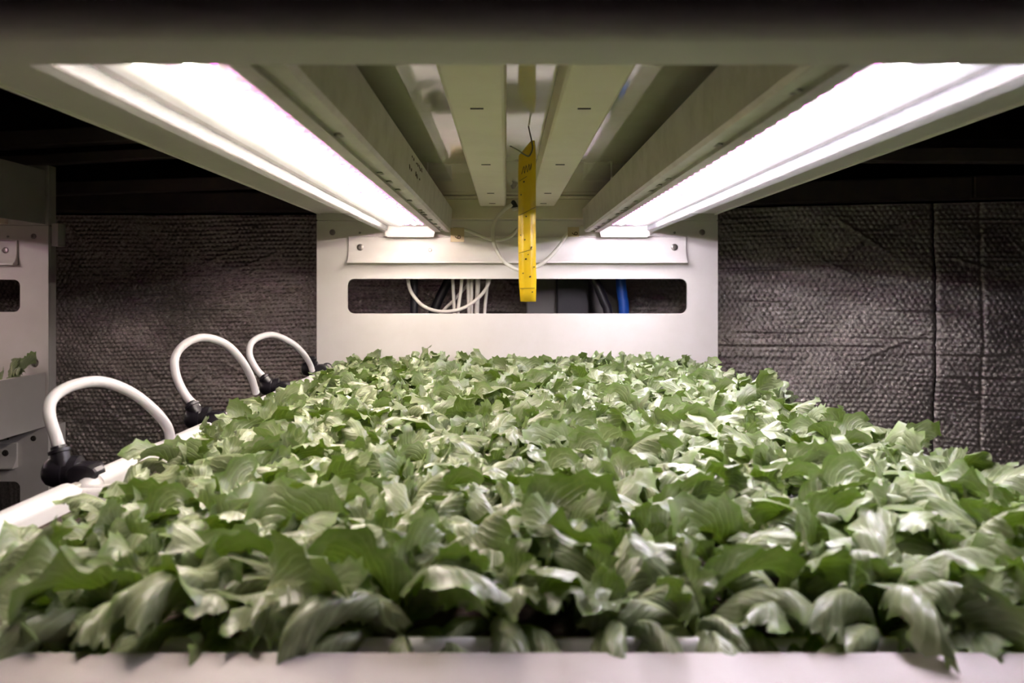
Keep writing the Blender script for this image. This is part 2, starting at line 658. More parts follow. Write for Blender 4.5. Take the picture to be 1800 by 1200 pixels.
def end_panel(cx, y, dz, label, holes=False):
    z0, z1 = -0.371 + dz, 0.1735 + dz
    t = thing('end_panel', label, 'rack panel', (cx, y, z0))
    slot = rounded(cx - 0.427, cx + 0.427, -0.060 + dz, 0.027 + dz, 0.017)
    hl = [slot]
    if holes:
        for s in (-1, 1):
            hl.append([(cx + s * 0.464 + 0.0135 * math.cos(a), -0.197 + dz + 0.0135 * math.sin(a)) for a in np.linspace(0, 2 * PI, 21)[:-1]])
    plate_with_holes('face_sheet', rounded(cx - HW, cx + HW, z0, z1, 0.003, 2), hl, y, 0.010, M['paint'], t)
    for s in (-1, 1):
        xo = cx + s * HW
        build('side_flange', MB().box(min(xo, xo - s * 0.004), max(xo, xo - s * 0.004), y + 0.0105, y + 0.036, z0 + 0.002, z1 - 0.002), M['paint'], t)
    # ledge rail with its lower edge swept out
    prof = [(y - 0.0005, 0.133 + dz), (y - 0.006, 0.133 + dz), (y - 0.0075, 0.131 + dz), (y - 0.0075, 0.098 + dz), (y - 0.010, 0.086 + dz),
            (y - 0.017, 0.075 + dz), (y - 0.024, 0.070 + dz), (y - 0.025, 0.066 + dz), (y - 0.0005, 0.066 + dz)]
    r = build('ledge_rail', MB().prism(prof, cx - 0.423, cx + 0.423, 'x'), M['paint'], t, smooth=True, bevel=0.0012, angle=30)
    for s in (-1, 1):
        screw(r, (cx + s * 0.393, y - 0.0075, 0.106 + dz), 0.0085)
        screw(r, (cx + s * 0.218, y - 0.0075, 0.099 + dz), 0.0045)
        screw(t, (cx + s * 0.464, y, 0.144 + dz), 0.0075)
        screw(t, (cx + s * 0.395, y, 0.143 + dz), 0.003)
    return t


front_panel = end_panel(CX, YB, 0, 'white sheet metal end panel with a wide slot behind the lettuce bed')
end_panel(CX, YB, PITCH, 'white end panel above the seam, behind the two glowing grow lights')
end_panel(CX, YB, -PITCH, 'white end panel hidden below the lettuce bed')
nb = end_panel(NCX, YB + NDY, 0, 'slotted white end panel of the neighbouring rack, behind its seedlings', holes=True)
t_ = thing('end_panel', 'short top panel of the neighbouring rack, above the seam and behind its upper side rail', 'rack panel', (NCX, YB + NDY, 0.174))
build('face_sheet', MB().box(NCX - HW, NCX + HW, YB + NDY, YB + NDY + .010, 0.1745, 0.336), M['paint'], t_, bevel=0.0015)
for s in (-1, 1):
    xo = NCX + s * HW
    build('side_flange', MB().box(min(xo, xo - s * 0.004), max(xo, xo - s * 0.004), YB + NDY + 0.0105, YB + NDY + 0.036, 0.176, 0.336), M['paint'], t_)
end_panel(NCX, YB + NDY, -PITCH, 'neighbouring rack end panel below its side rail, beside the nearest white hose', holes=True)
for z in (0.150, -0.395):
    b_ = MB().box(NCX + HW + 0.001, NCX + HW + 0.019, YB + NDY + 0.012, YB + NDY + 0.05, z - 0.032, z + 0.030)
    if z > 0:
        build('bracket', b_, M['paint'], nb, bevel=0.001)
    else:
        low = [o for o in COL.objects if o.name.startswith('end_panel') and abs(o.location.x - NCX) < 1e-3 and o.location.z < 0.6][0]
        build('bracket', b_, M['paint'], low, bevel=0.001)


def shelf(cx, dy, dz, label, y0=0.45, parts='full'):
    y1 = YB + dy - 0.003
    t = thing('shelf_deck', label, 'shelf', (cx, (y0 + y1) / 2, 0.126 + dz))
    build('deck_plate', MB().box(cx - 0.40, cx + 0.40, y0 + 0.002, y1 - 0.002, 0.234 + dz, 0.238 + dz), M['gloss'], t)
    for s in (-1, 1):
        a, c = sorted((cx + s * 0.399, cx + s * 0.497))
        build('side_flange', MB().box(a, c, y0 + 0.002, y1 - 0.012, 0.190 + dz, 0.194 + dz), M['paint'], t, bevel=0.001)
        a, c = sorted((cx + s * 0.400, cx + s * 0.404))
        build('flange_web', MB().box(a, c, y0 + 0.002, y1 - 0.012, 0.1945 + dz, 0.2335 + dz), M['paint'], t)
        xo = cx + s * 0.4975
        prof = [(xo, 0.187), (xo - s * 0.004, 0.187), (xo - s * 0.004, 0.330), (xo - s * 0.012, 0.332), (xo - s * 0.012, 0.336), (xo, 0.336)]
        if dy > 0:
            xo = cx + s * 0.4975
            prof = [(xo, 0.176), (xo - s * 0.004, 0.176), (xo - s * 0.004, 0.316), (xo - s * 0.012, 0.318), (xo - s * 0.012, 0.322), (xo, 0.322)]
        build('side_rail', MB().prism([(a_, z_ + dz) for a_, z_ in prof], y0 + 0.002, y1, 'y'), M['paint'], t, bevel=0.0012)
    if parts == 'full':
        for s in (-1, 1):
            prof = [(0.0270, 0.2335), (0.0290, 0.210), (0.0300, 0.2075), (0.0330, 0.206), (0.0890, 0.206), (0.0920, 0.2075), (0.0930, 0.210), (0.0955, 0.2335)]
            ch = build('channel', MB().prism([(cx + s * u, z + dz) for u, z in prof], y0 + 0.002, y1 - 0.030, 'y'), M['channel'], t, smooth=True, bevel=0.002, angle=25)
            for yy in (0.52, 0.905, 1.31, 1.70, 1.90):
                build('slot', MB().box(cx + s * 0.061 - 0.0075, cx + s * 0.061 + 0.0075, yy - 0.0016, yy + 0.0016, 0.2050 + dz, 0.2068 + dz), M['dark'], ch)  # dark plate painted as the shade inside a slot, nothing is cut
        build('back_cross_rail', MB().box(cx - 0.398, cx + 0.398, y1 - 0.016, y1 - 0.001, 0.176 + dz, 0.226 + dz), M['channel'], t, bevel=0.002)
        build('back_lip', MB().box(cx - 0.398, cx + 0.398, y1 - 0.022, y1 - 0.001, 0.2265 + dz, 0.2335 + dz), M['channel'], t, bevel=0.0015)
    yb = y0
    prof = [(yb, 0.127), (yb - 0.040, 0.127)] + [(yb - 0.050 - 0.016 * math.sin(a) + 0.01, 0.143 - 0.016 * math.cos(a)) for a in np.linspace(0.2, PI / 2, 6)]
    prof += [(yb - 0.056, 0.340), (yb, 0.340)]
    build('front_beam', MB().prism([(a_, z_ + dz) for a_, z_ in prof], cx - HW - 0.03, cx + HW + 0.03, 'x'), M['dimmed' if parts == 'plain' else 'paint'], t, smooth=True, angle=30)
    return t


shelf_up = shelf(CX, 0, 0, 'white shelf overhead with two ribbed channels and a front beam')
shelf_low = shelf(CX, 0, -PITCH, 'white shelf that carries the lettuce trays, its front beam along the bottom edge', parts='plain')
shelf(NCX, NDY, 0, "neighbouring rack's upper shelf, its white side rail above the bracket", y0=0.60)
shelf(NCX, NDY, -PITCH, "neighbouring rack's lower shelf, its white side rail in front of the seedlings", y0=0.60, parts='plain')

for cx, dy in ((CX, 0.0), (NCX, 0.15)):
    for s in (-1, 1):
        x = cx + s * (HW + 0.005)
        y = 0.335 + dy
        p_ = thing('front_post', 'white square front post, %s one of the %s' % ('left' if s < 0 else 'right', 'lettuce rack' if cx == CX else 'neighbouring rack'), 'post', (x, y, -ZC),
                   'front posts of the %s' % ('lettuce rack' if cx == CX else 'neighbouring rack'))
        build('tube', MB().box(x - 0.025, x + 0.025, y, y + 0.055, -ZC + 0.006, 0.79 if cx == CX else 0.34), M['paint'], p_, bevel=0.003)
        build('foot_plate', MB().box(x - 0.045, x + 0.045, y - 0.02, y + 0.075, -ZC, -ZC + 0.0055), M['steel'], p_)


# ---------------------------------------------------------------- grow lights
def grow_light(cx, side, dy, led, label, y0=0.4565, plain=False, back=0.034):
    y1 = YB + dy - back
    X = lambda u: cx + side * u
    t = thing('grow_light', label, 'grow light', (X(0.264), (y0 + y1) / 2, 0.132), 'LED grow lights under the shelves')
    prof = [(.161, .199), (.165, .147), (.168, .1425), (.1775, .142), (.1775, .1465), (.1895, .1465), (.1895, .142), (.2035, .142), (.206, .1445),
            (.206, .1585), (.322, .1585), (.322, .1455), (.3260, .1455), (.3265, .170), (.300, .199)]
    build('housing', MB().prism([(X(u), z) for u, z in prof], y0, y1, 'y'), M['alu'], t)
    for yy, nm in ((y0 - 0.004, 'end_cap'), (y1, 'end_cap')):
        pr = [(.161, .199), (.165, .147), (.168, .1425), (.2035, .142), (.207, .1298), (.321, .1298), (.3265, .134), (.3265, .170), (.300, .199)]
        build(nm, MB().prism([(X(u), z) for u, z in pr], yy, yy + 0.004, 'y'), M['paint'], t)
    for u in (0.20, 0.29):
        build('hanger', MB().box(X(u) - 0.010, X(u) + 0.010, y0 + 0.30, y0 + 0.33, 0.1992, 0.2338), M['alu'], t)
        build('hanger', MB().box(X(u) - 0.010, X(u) + 0.010, y1 - 0.33, y1 - 0.30, 0.1992, 0.2338), M['alu'], t)
    build('circuit_board', MB().box(X(.264) - .045, X(.264) + .045, y0 + .006, y1 - .006, .1565, .1584), M['board'], t)

    def leds(us, pitch, size, m, name, ph=0.0):
        mb = MB()
        y = y0 + 0.012 + ph
        while y < y1 - 0.062:
            for u in us:
                mb.box(X(u) - size / 2, X(u) + size / 2, y - size / 2, y + size / 2, .1546, .1563)
            y += pitch
        tag(build(name, mb, m, t), kind='stuff')

    leds((.247, .281), 0.0165, 0.0060, led, 'white_diode_row')
    leds((.2615, .2665), 0.033, 0.0042, M['led_pink'], 'magenta_diode_row', 0.004)
    leds((.2285,), 0.033, 0.0042, M['led_pink'], 'magenta_diode_row', 0.012)
    leds((.2515,), 0.066, 0.0034, M['led_blue'], 'blue_diode_row', 0.008)
    a, c = sorted((X(.3203), X(.3218)))
    build('added_dark_strip', MB().box(a, c, y0 + .004, y1 - .004, .1460, .1580), M['rubber'], t)  # dark strip added over the inner wall to cut its glare through the lens
    # bowed lens with turned-up lips and closed ends
    pr = [(.2082, .1512), (.2082, .1385), (.2105, .1362), (.222, .1345), (.243, .1330), (.264, .1325), (.285, .1330), (.306, .1345), (.3175, .1362), (.3200, .1385), (.3200, .1512)]
    mb = MB().prism([(X(u), z) for u, z in pr], y0 + 0.002, y1 - 0.002, 'y', closed=False)
    n = len(pr)
    mb.f += [tuple(range(n)), tuple(range(n, 2 * n))]
    build('lens', mb, M['lens'], t, smooth=True, angle=50)
    if not plain:
        base = screw(t, (X(.1835), 0.75, .1462), .0062, (0, 0, -1))
        ys = [0.75, 0.995, 1.075, 1.16, 1.30, 1.46, 1.50, 1.545, 1.66, 1.77, 1.86, 1.925]
        if side > 0:
            ys = [0.585, 0.80, 1.05, 1.11, 1.175, 1.31, 1.42, 1.47, 1.53, 1.65, 1.75, 1.84, 1.91]
        base.location.y += ys[0] - 0.75
        for y in ys[1:]:
            dup(base, t, (0, y - ys[0], 0))
    return t


left_light = grow_light(CX, -1, 0, M['led_left'], 'long LED grow light on the left under the shelf, warmer and dimmer')
right_light = grow_light(CX, 1, 0, M['led_right'], 'long LED grow light on the right under the shelf, whiter and brighter')
grow_light(NCX, 1, NDY, M['led_next'], 'grow light under the shelf of the neighbouring rack', y0=0.75, plain=True, back=0.16)

# faint pencil marks on the inner side of the left light
mb = MB()
r2 = random.Random(3)
for k in range(9):
    y = 1.115 + 0.018 * k
    for q in range(2):
        if r2.random() < 0.25:
            continue
        zz = 0.188 - 0.016 * q
        u = .161 + (.199 - zz) / .052 * .004
        x = CX - u + 0.0006
        pts = [(x, y + r2.uniform(-.004, .004), zz + r2.uniform(-.004, .004)) for _ in range(4)]
        mb.tube(pts, 0.0005, 5, 3)
build('pencil_mark', mb, M['ink'], left_light)


# ---------------------------------------------------------------- trays
def sweep_ring(path, prof):
    """path: closed list of (x, y, nx, ny); prof: list of (outward offset, z)"""
    mb = MB()
    n, k = len(path), len(prof)
    # the lips across the front and back are narrower and lower than the side lips
    mb.v = [(x + nx * o, y + ny * o * (1 - .6 * abs(ny)), z - .009 * abs(ny) if z > -.28 else z) for x, y, nx, ny in path for o, z in prof]
    for i in range(n):
        j = (i + 1) % n
        for a in range(k):
            b = (a + 1) % k
            mb.f.append((i * k + a, i * k + b, j * k + b, j * k + a))
    return mb


def tray(x0, x1, y0, y1, label, ztop=-0.200, zfloor=-0.305, lip=0.028, soil=-0.222):
    t = thing('grow_tray', label, 'tray', ((x0 + x1) / 2, (y0 + y1) / 2, zfloor), None)
    r = 0.022
    path = []
    for cx, cy, a0 in ((x1 - r, y1 - r, 0), (x0 + r, y1 - r, 90), (x0 + r, y0 + r, 180), (x1 - r, y0 + r, 270)):
        for k in range(7):
            a = math.radians(a0 + 15 * k)
            path.append((cx + r * math.cos(a), cy + r * math.sin(a), math.cos(a), math.sin(a)))
    L_ = lip
    rim = [(-L_, zfloor + .004), (-L_, ztop - .012)] + [(-L_ / 2 - L_ / 2 * math.cos(a), ztop - .012 + .012 * math.sin(a)) for a in np.linspace(.3, PI - .3, 7)]
    rim += [(0, ztop - .012), (0, ztop - .034), (-.003, ztop - .034), (-.003, ztop - .014), (-L_ + .003, ztop - .014), (-L_ + .003, zfloor + .004)]
    build('rim', sweep_ring(path, rim), M['tray'], t, smooth=True, angle=50)
    build('floor_pan', MB().box(x0 + L_ - .002, x1 - L_ + .002, y0 + L_ * .4 - .002, y1 - L_ * .4 + .002, zfloor, zfloor + .004), M['tray'], t)
    build('growing_mat', MB().box(x0 + L_ + .003, x1 - L_ - .003, y0 + L_ * .4 + .003, y1 - L_ * .4 - .003, zfloor + .0045, soil), M['soil'], t)
    return t


TX0, TX1 = -0.468, 0.520
TRAY_Y = [(0.474, 0.846), (0.850, 1.228), (1.232, 1.610), (1.614, 1.974)]
ORD_T = ['nearest', 'second', 'third', 'farthest']
for i, (a, c) in enumerate(TRAY_Y):
    tray(TX0, TX1, a, c, 'white plastic tray full of lettuce, %s of the four' % ORD_T[i])


# ---------------------------------------------------------------- hoses and their black elbows
def elbow(p, q, label):
    """black end fitting: ribbed cap pointing left, clamp ear to the right"""
    x, y, z = p
    t = thing('drain_elbow', label, 'pipe fitting', (x, y, z - 0.02), 'black elbows along the left of the trays')
    prof = [(0, .004), (.002, .011), (.006, .0150), (.014, .0175), (.024, .0180), (.0245, .0160), (.029, .0160), (.0295, .0180), (.038, .0180), (.040, .012), (.060, .012), (.061, .004)]
    build('body', MB().lathe((x - .026, y + .004, z), (1, 0.10, -0.03), prof, 24), M['black'], t, smooth=True, angle=50)
    ear = [(x + .024 + .018 * math.cos(a), z - .001 + .0125 * math.sin(a)) for a in np.linspace(0, 2 * PI, 19)[:-1]]
    build('clamp_ear', MB().prism(ear, y - .014, y + .010, 'y'), M['black'], t, bevel=0.004)
    d = (Vector(q) - Vector(p)).normalized()
    build('spigot', MB().lathe(Vector(p) + d * .006, d, [(0, .0095), (.016, .0100), (.0165, .0118), (.020, .0118), (.021, .0085), (.024, .0080)], 16), M['black'], t, smooth=True)
    return t


H1 = [P(114, 812, .885), P(99, 770, .885), P(86, 722, .89), P(98, 694, .905), P(135, 675, .93), P(180, 671, .96), P(228, 688, .995), P(268, 718, 1.03), P(293, 748, 1.06), P(300, 772, 1.075)]
H2 = [P(347, 717, 1.255), P(326, 694, 1.255), P(310, 660, 1.26), P(308, 628, 1.28), P(326, 604, 1.30), P(358, 593, 1.33), P(396, 604, 1.365), P(424, 632, 1.40), P(441, 662, 1.435), P(450, 690, 1.46)]
H3 = [P(470, 668, 1.63), P(452, 650, 1.63), P(439, 624, 1.64), P(442, 603, 1.665), P(460, 591, 1.70), P(484, 589, 1.74), P(514, 603, 1.79), P(534, 622, 1.83), P(545, 640, 1.865), P(549, 652, 1.875)]
for pts, lab in ((H1, 'white hose arching over the front-left elbow, nearest of the three loops'),
                 (H2, 'tall white hose loop in front of the bright foil, middle of the three'),
                 (H3, 'white hose loop next to the end panel, farthest of the three')):
    o = build('drain_hose', MB().tube(pts, 0.0066, 14, 8), M['hose'], smooth=True, base=pts[0])
    tag(o, lab, 'hose', 'white hose loops beside the trays')
E_LAB = ['black plastic elbow on the near tray corner, largest of the elbows', 'black elbow under the tall middle hose loop',
         'black elbow at the foot of the farthest hose loop', 'black elbow in the corner by the end panel']
for (px, py, Y), nx, lab in (((114, 830, .88), H1[1], E_LAB[0]), ((352, 735, 1.25), H2[1], E_LAB[1]), ((478, 680, 1.625), H3[1], E_LAB[2])):
    elbow(P(px, py, Y), nx, lab)
e4 = elbow(P(548, 648, 1.90), (P(548, 600, 1.89)), E_LAB[3])
ring = []
for a in np.linspace(0.0, PI, 12):
    x, y, z = P(575, 648, 1.90)
    ring.append((x + .013 * math.cos(a), y, z + .013 * math.sin(a)))
build('tie_ring', MB().tube(ring, .0016, 8, 2), M['black'], e4, smooth=True)


# ---------------------------------------------------------------- lettuce
def leaf_mesh(seed, L, W, th0, th1, pw, curl, ruffle, twist, ns=26, nt=13):
    r = np.random.default_rng(seed)
    s = np.linspace(0, 1, ns)
    th = th0 + (th1 - th0) * s ** pw
    ds = L / (ns - 1)
    cx = np.concatenate([[0], np.cumsum(np.sin(th[:-1]) * ds)])
    cz = np.concatenate([[0], np.cumsum(np.cos(th[:-1]) * ds)])
    sm = np.clip((s - 0.05) / 0.66, 0, 1)
    sm = sm ** 1.5 * (2.5 - 1.5 * sm)
    w = W * (0.12 + 0.88 * sm)
    tail = np.clip((s - 0.80) / 0.20, 0, 1)
    w *= 1 - r.uniform(0.15, 0.55) * tail ** 2
    fold = r.uniform(0.05, 0.30)
    t = np.linspace(-1, 1, nt)
    verts, uvs = [], []
    f = r.uniform(2.4, 3.8)
    ph = r.uniform(0, 6.28, 6)
    jag = r.normal(0, 1, (ns, 2))
    tipj = r.normal(0, 1, nt)
    tip_len = L * r.uniform(-0.03, 0.10)
    corner = r.uniform(0.0, 0.13, 2)
    bl = r.uniform(0, 6.28, 4)
    side_bend = r.uniform(-0.28, 0.28)
    for i in range(ns):
        k = curl * (0.25 + 0.75 * sm[i])
        tw = twist * s[i]
        T = np.array([math.sin(th[i]), 0, math.cos(th[i])])
        Nn = np.array([-math.cos(th[i]), 0, math.sin(th[i])])
        B = np.array([0, 1.0, 0])
        B2 = B * math.cos(tw) + Nn * math.sin(tw)
        N2 = Nn * math.cos(tw) - B * math.sin(tw)
        for j, tt in enumerate(t):
            a = abs(tt)
            side = 0 if tt < 0 else 1
            wi = w[i]
            if j in (0, nt - 1):
                wi *= 1 + 0.13 * jag[i, side] * sm[i] * (1 if i % 2 else -0.6)
            if abs(k) < 1e-3:
                bx, bn = wi * tt, 0
            else:
                bx, bn = wi * math.sin(k * tt) / k, -wi * (1 - math.cos(k * tt)) / k
            ruf = ruffle * W * a ** 1.8 * sm[i] * (math.sin(2 * PI * f * s[i] + ph[side]) + 0.6 * math.sin(2 * PI * 2.1 * f * s[i] + ph[2 + side]))
            blis = 0.05 * W * sm[i] * math.sin(9 * tt + bl[0] + 3 * s[i]) * math.sin(15 * s[i] + bl[1] + 2 * tt)
            crest = -0.05 * W * math.exp(-(tt / 0.14) ** 2) * sm[i] - fold * wi * a * (1 if curl > 0 else -1)
            pleat = 0.020 * W * sm[i] * (0.3 + a) * math.sin(30 * (s[i] - 0.42 * a) + bl[2])
            p = np.array([cx[i], side_bend * s[i] ** 2 * L, cz[i]]) + B2 * bx + N2 * (bn + ruf + blis + crest + pleat)
            if s[i] > 0.80:
                q = (s[i] - 0.80) / 0.20
                p = p + T * q * (tip_len * (1 - a * a) + corner[side] * L * a ** 4 + 0.030 * L * tipj[j] * (1 if j % 2 else -0.7)) + N2 * q * 0.05 * L * math.sin(6 * tt + ph[4]) + B2 * q * (1 if side else -1) * corner[side] * L * a ** 4
            verts.append(tuple(p))
            uvs.append(((tt + 1) / 2, s[i]))
    faces = [(i * nt + j, i * nt + j + 1, (i + 1) * nt + j + 1, (i + 1) * nt + j) for i in range(ns - 1) for j in range(nt - 1)]
    me = bpy.data.meshes.new('leaf')
    me.from_pydata(verts, [], faces)
    ul = me.uv_layers.new(name='UVMap')
    idx = np.empty(len(me.loops), dtype=np.int32)
    me.loops.foreach_get('vertex_index', idx)
    ul.data.foreach_set('uv', np.array(uvs, dtype=np.float32)[idx].ravel())
    me.polygons.foreach_set('use_smooth', [True] * len(me.polygons))
    me.materials.append(M['leaf'])
    return me


D = math.radians
outer, middle, inner = [], [], []
lr = random.Random(21)
for k in range(20):
    outer.append(leaf_mesh(100 + k, lr.uniform(.088, .112), lr.uniform(.020, .028), D(lr.uniform(8, 24)), D(lr.uniform(104, 155)), lr.uniform(.95, 1.7),
                           lr.uniform(1.2, 2.8) * (1 if k % 10 else -0.5), lr.uniform(.09, .22), lr.uniform(-1.3, 1.3)))
for k in range(12):
    middle.append(leaf_mesh(200 + k, lr.uniform(.072, .090), lr.uniform(.018, .025), D(lr.uniform(4, 14)), D(lr.uniform(68, 118)), lr.uniform(1.1, 1.8),
                            lr.uniform(.7, 1.9) * (1 if k % 4 else -0.9), lr.uniform(.10, .24), lr.uniform(-1.2, 1.2)))
for k in range(5):
    inner.append(leaf_mesh(300 + k, lr.uniform(.045, .060), lr.uniform(.014, .019), D(lr.uniform(0, 8)), D(lr.uniform(15, 50)), 1.4,
                           lr.uniform(-1.3, -.6), lr.uniform(.16, .28), lr.uniform(-.5, .5)))

ROWS, COLS = 6, 14
ORD = ['first', 'second', 'third', 'fourth', 'fifth', 'sixth', 'seventh', 'eighth', 'ninth', 'tenth', 'eleventh', 'twelfth', 'thirteenth', 'fourteenth']
ROW_N = ['front', 'second', 'third', 'fourth', 'fifth', 'back']
SOIL = -0.222
hidden = MB()


def plant_leaves(pr, front=False, rim=0):
    """(mesh, azimuth, tilt, scale, lift) of one plant's leaves"""
    out = []
    a0 = pr.uniform(0, 2 * PI)
    n = pr.choice((7, 8, 8, 9))
    size = pr.uniform(.80, 1.03)
    for k in range(n):
        az = a0 + k * 2.39996 + pr.uniform(-.25, .25)
        if k < n - 4:
            out.append((pr.choice(outer), az, pr.uniform(-.20, .22), size * pr.uniform(.85, 1.08), 0.0))
        elif k < n - 1:
            out.append((pr.choice(middle), az, pr.uniform(-.15, .28), size * pr.uniform(.85, 1.1), 0.002))
        else:
            out.append((pr.choice(inner), az, pr.uniform(-.1, .2), size * pr.uniform(.9, 1.15), 0.004))
    if rim:      # plants along the side lips hang less far out
        out = [(m_, a_, t_, s_ * (1 - abs(rim) * max(0, math.copysign(1, rim) * math.cos(a_))), l_) for m_, a_, t_, s_, l_ in out]
    if front:    # the first row hangs over the front lip
        for q in (-.6, .1, .7):
            out.append((pr.choice(outer), -PI / 2 + q + pr.uniform(-.2, .2), pr.uniform(.25, .6), size * pr.uniform(.85, 1.05), 0.0))
    return out


n_plants = 0
for ti, (ya, yb) in enumerate(TRAY_Y):
    for ri in range(ROWS):
        y = ya + 0.016 + (yb - ya - 0.032) * (ri + 0.5) / ROWS + (-.004 if ri == 0 else 0)
        vis = []
        for ci in range(COLS):
            pr = random.Random(ti * 10007 + ri * 211 + ci * 17 + 5)
            x = 0.043 + (ci - (COLS - 1) / 2) * 0.0605 + (0.014 if ri % 2 else -0.014) + pr.uniform(-.010, .010) + (.016 if ti == 0 and ci < 3 else 0)
            yy = y + pr.uniform(-.008, .008)
            vis.append((x, yy, pr, -0.636 * yy - .062 < x < 0.650 * yy + .062))
        k = 0
        n_vis = sum(v[3] for v in vis)
        for x, yy, pr, seen in vis:
            leaves = plant_leaves(pr, ti == 0 and ri == 0, ((-.45 if ti == 0 else -.12) if x < -.27 else 0))
            if not seen:
                for me, az, tl, sc, lift in leaves:
                    R = Matrix.Translation((x, yy, SOIL + lift - .001)) @ Euler((0, tl, az)).to_matrix().to_4x4() @ Matrix.Scale(sc, 4)
                    hidden.add([R @ v.co for v in me.vertices], [tuple(p.vertices) for p in me.polygons])
                continue
            t = thing('lettuce_plant', 'young green lettuce, %s from the left, %s row of the %s tray' % (ORD[k], ROW_N[ri], ORD_T[ti]),
                      'lettuce', (x, yy, SOIL), 'young lettuces growing in the four trays')
            k += 1
            n_plants += 1
            for me, az, tl, sc, lift in leaves:
                o = bpy.data.objects.new('leaf', me)
                o.parent = t
                o.location = (0, 0, lift - .001)
                o.rotation_euler = (0, tl, az)
                o.scale = (sc * pr.uniform(.9, 1.1), sc * pr.uniform(.88, 1.15), sc)
                COL.objects.link(o)
if hidden.v:
    o = build('lettuce_fringe', hidden, M['leaf'], smooth=True, base=(0, 0.6, SOIL), angle=180)
    tag(o, 'lettuce leaves of the nearest tray beyond both sides of the picture', 'lettuce', kind='stuff')

# ---------------------------------------------------------------- seedlings in the neighbouring rack
t_n = tray(NCX - 0.45, NCX + 0.455, 1.60, 2.10, "white tray of seedlings behind the neighbouring rack's side rail", ztop=-0.236, zfloor=-0.3065, soil=-0.240)
for (px, py, Y, lv), lab in (((2, 660, 2.03, [(0, 2.4, .30, .70), (2, .6, .35, .6)]), 'small dark seedling farthest from the bolt hole'),
                             ((20, 656, 2.05, [(1, 2.2, .0, 1.15), (3, -.5, .02, .95)]), 'tallest two-leaved seedling in the neighbouring rack'),
                             ((32, 655, 2.07, [(4, 1.2, .0, .95)]), 'single-leaved slim seedling nearest the bolt hole')):
    x, y, z = P(px, py, Y)
    s_ = thing('seedling', lab, 'seedling', (x, y, -0.240), 'seedlings in the neighbouring rack')
    for mi, az, tl, sc in lv:
        o = bpy.data.objects.new('leaf', middle[mi])
        o.parent = s_
        o.location = (0, 0, -.001)
        o.rotation_euler = (0, tl, az)
        o.scale = (sc, sc * .8, sc * 1.05)
        COL.objects.link(o)

# ---------------------------------------------------------------- yellow sticky trap on a wire
YT = 1.14
rows = [(934, 940, 246, .004), (924, 941, 258, .002), (912, 942, 273, 0), (911, 942, 300, -.001), (911, 942, 340, 0), (911, 942, 380, .002), (911, 942, 420, .001),
        (911.5, 942, 460, 0), (912, 943, 490, 0), (913.5, 942.5, 512, .001), (915, 942, 530, .002)]
vs, fs = [], []
for a, c, py, dy in rows:
    for q in range(4):
        px = a + (c - a) * q / 3
        x, y, z = P(px, py, YT)
        vs.append((x, y + dy + .0012 * (q - 1.5) ** 2 / 2.25, z))
for i in range(len(rows) - 1):
    for q in range(3):
        fs.append((i * 4 + q, i * 4 + q + 1, i * 4 + q + 5, i * 4 + q + 4))
trap = thing('sticky_trap', 'yellow sticky insect trap strip hanging from a wire under the shelf', 'insect trap', P(928, 530, YT))
st = build('strip', MB().add(vs, fs), M['yellow'], trap, smooth=True)
st.modifiers.new('thickness', 'SOLIDIFY').thickness = 0.0008
for px, py, r, sx, a in ((934, 435, 1.3, 2.2, 1.1), (924.5, 455, 1.7, 1.1, .4), (932, 486, 1.5, 1.3, .6), (922.5, 421, 1.4, 1.2, .3), (925, 380, 1.3, 1.2, 1.), (916, 342, 1.2, 1.2, .2),
                        (915, 413, 1.0, 1.1, .3), (928.5, 447, .9, 1.6, 1.2), (939, 469, 1.3, 1.1, .1), (919.5, 480, 1.0, 1.5, .9), (936, 513, 1.1, 1.3, .5), (921, 319, 1.3, 1.4, .8)):
    x, y, z = P(px, py, YT - .0035)
    k = YT / F
    mb = MB()
    for h, q in ((.0003, .4), (.0006, 1.0), (.0010, 1.0), (.0014, .5)):
        pass
    mb.rings([[(x + r * k * q * (sx * math.cos(b) * math.cos(a) - math.sin(b) * math.sin(a)), y + h,
                z + r * k * q * (sx * math.cos(b) * math.sin(a) + math.sin(b) * math.cos(a))) for b in np.linspace(0, 2 * PI, 9)[:-1]]
              for h, q in ((0, .35), (.0008, .9), (.0022, 1.0), (.0032, .7))])
    build('insect', mb, M['bug'], trap, smooth=True)
for (ax, ay), (bx, by) in (((912, 379), (941, 364)), ((912, 445), (936, 438)), ((914, 507), (940, 506)), ((913, 318), (926, 310))):
    build('printed_line', MB().tube([P(ax, ay, YT - .0012), P((ax + bx) / 2, (ay + by) / 2, YT - .0006), P(bx, by, YT - .0012)], .00035, 6, 4), M['ink'], trap)
sc_pts = [(917, 306), (921, 292), (922, 305), (925, 290), (927, 303), (930, 288), (931, 300), (934, 287), (933, 298)]
build('pen_scribble', MB().tube([P(a, c, YT - .0006) for a, c in sc_pts], .00045, 6, 4), M['ink'], trap)
wire = build('wire', MB().tube([(P(929, 222, 1.14)[0], 1.14, 0.2337), P(931, 232, 1.139), P(935, 250, 1.137), P(936, 262, 1.136), P(930, 274, 1.134), P(921, 271, 1.130), P(910, 264, 1.120), P(897, 257, 1.105)], .0011, 8, 6), M['wire'], trap, smooth=True)

# ---------------------------------------------------------------- cables and tags at the end panel
def cable(name, pts, r, m, label, group=None, cat='cable', n=10):
    o = build(name, MB().tube(pts, r, n, 8), M[m], smooth=True, base=pts[0])
    return tag(o, label, cat, group)


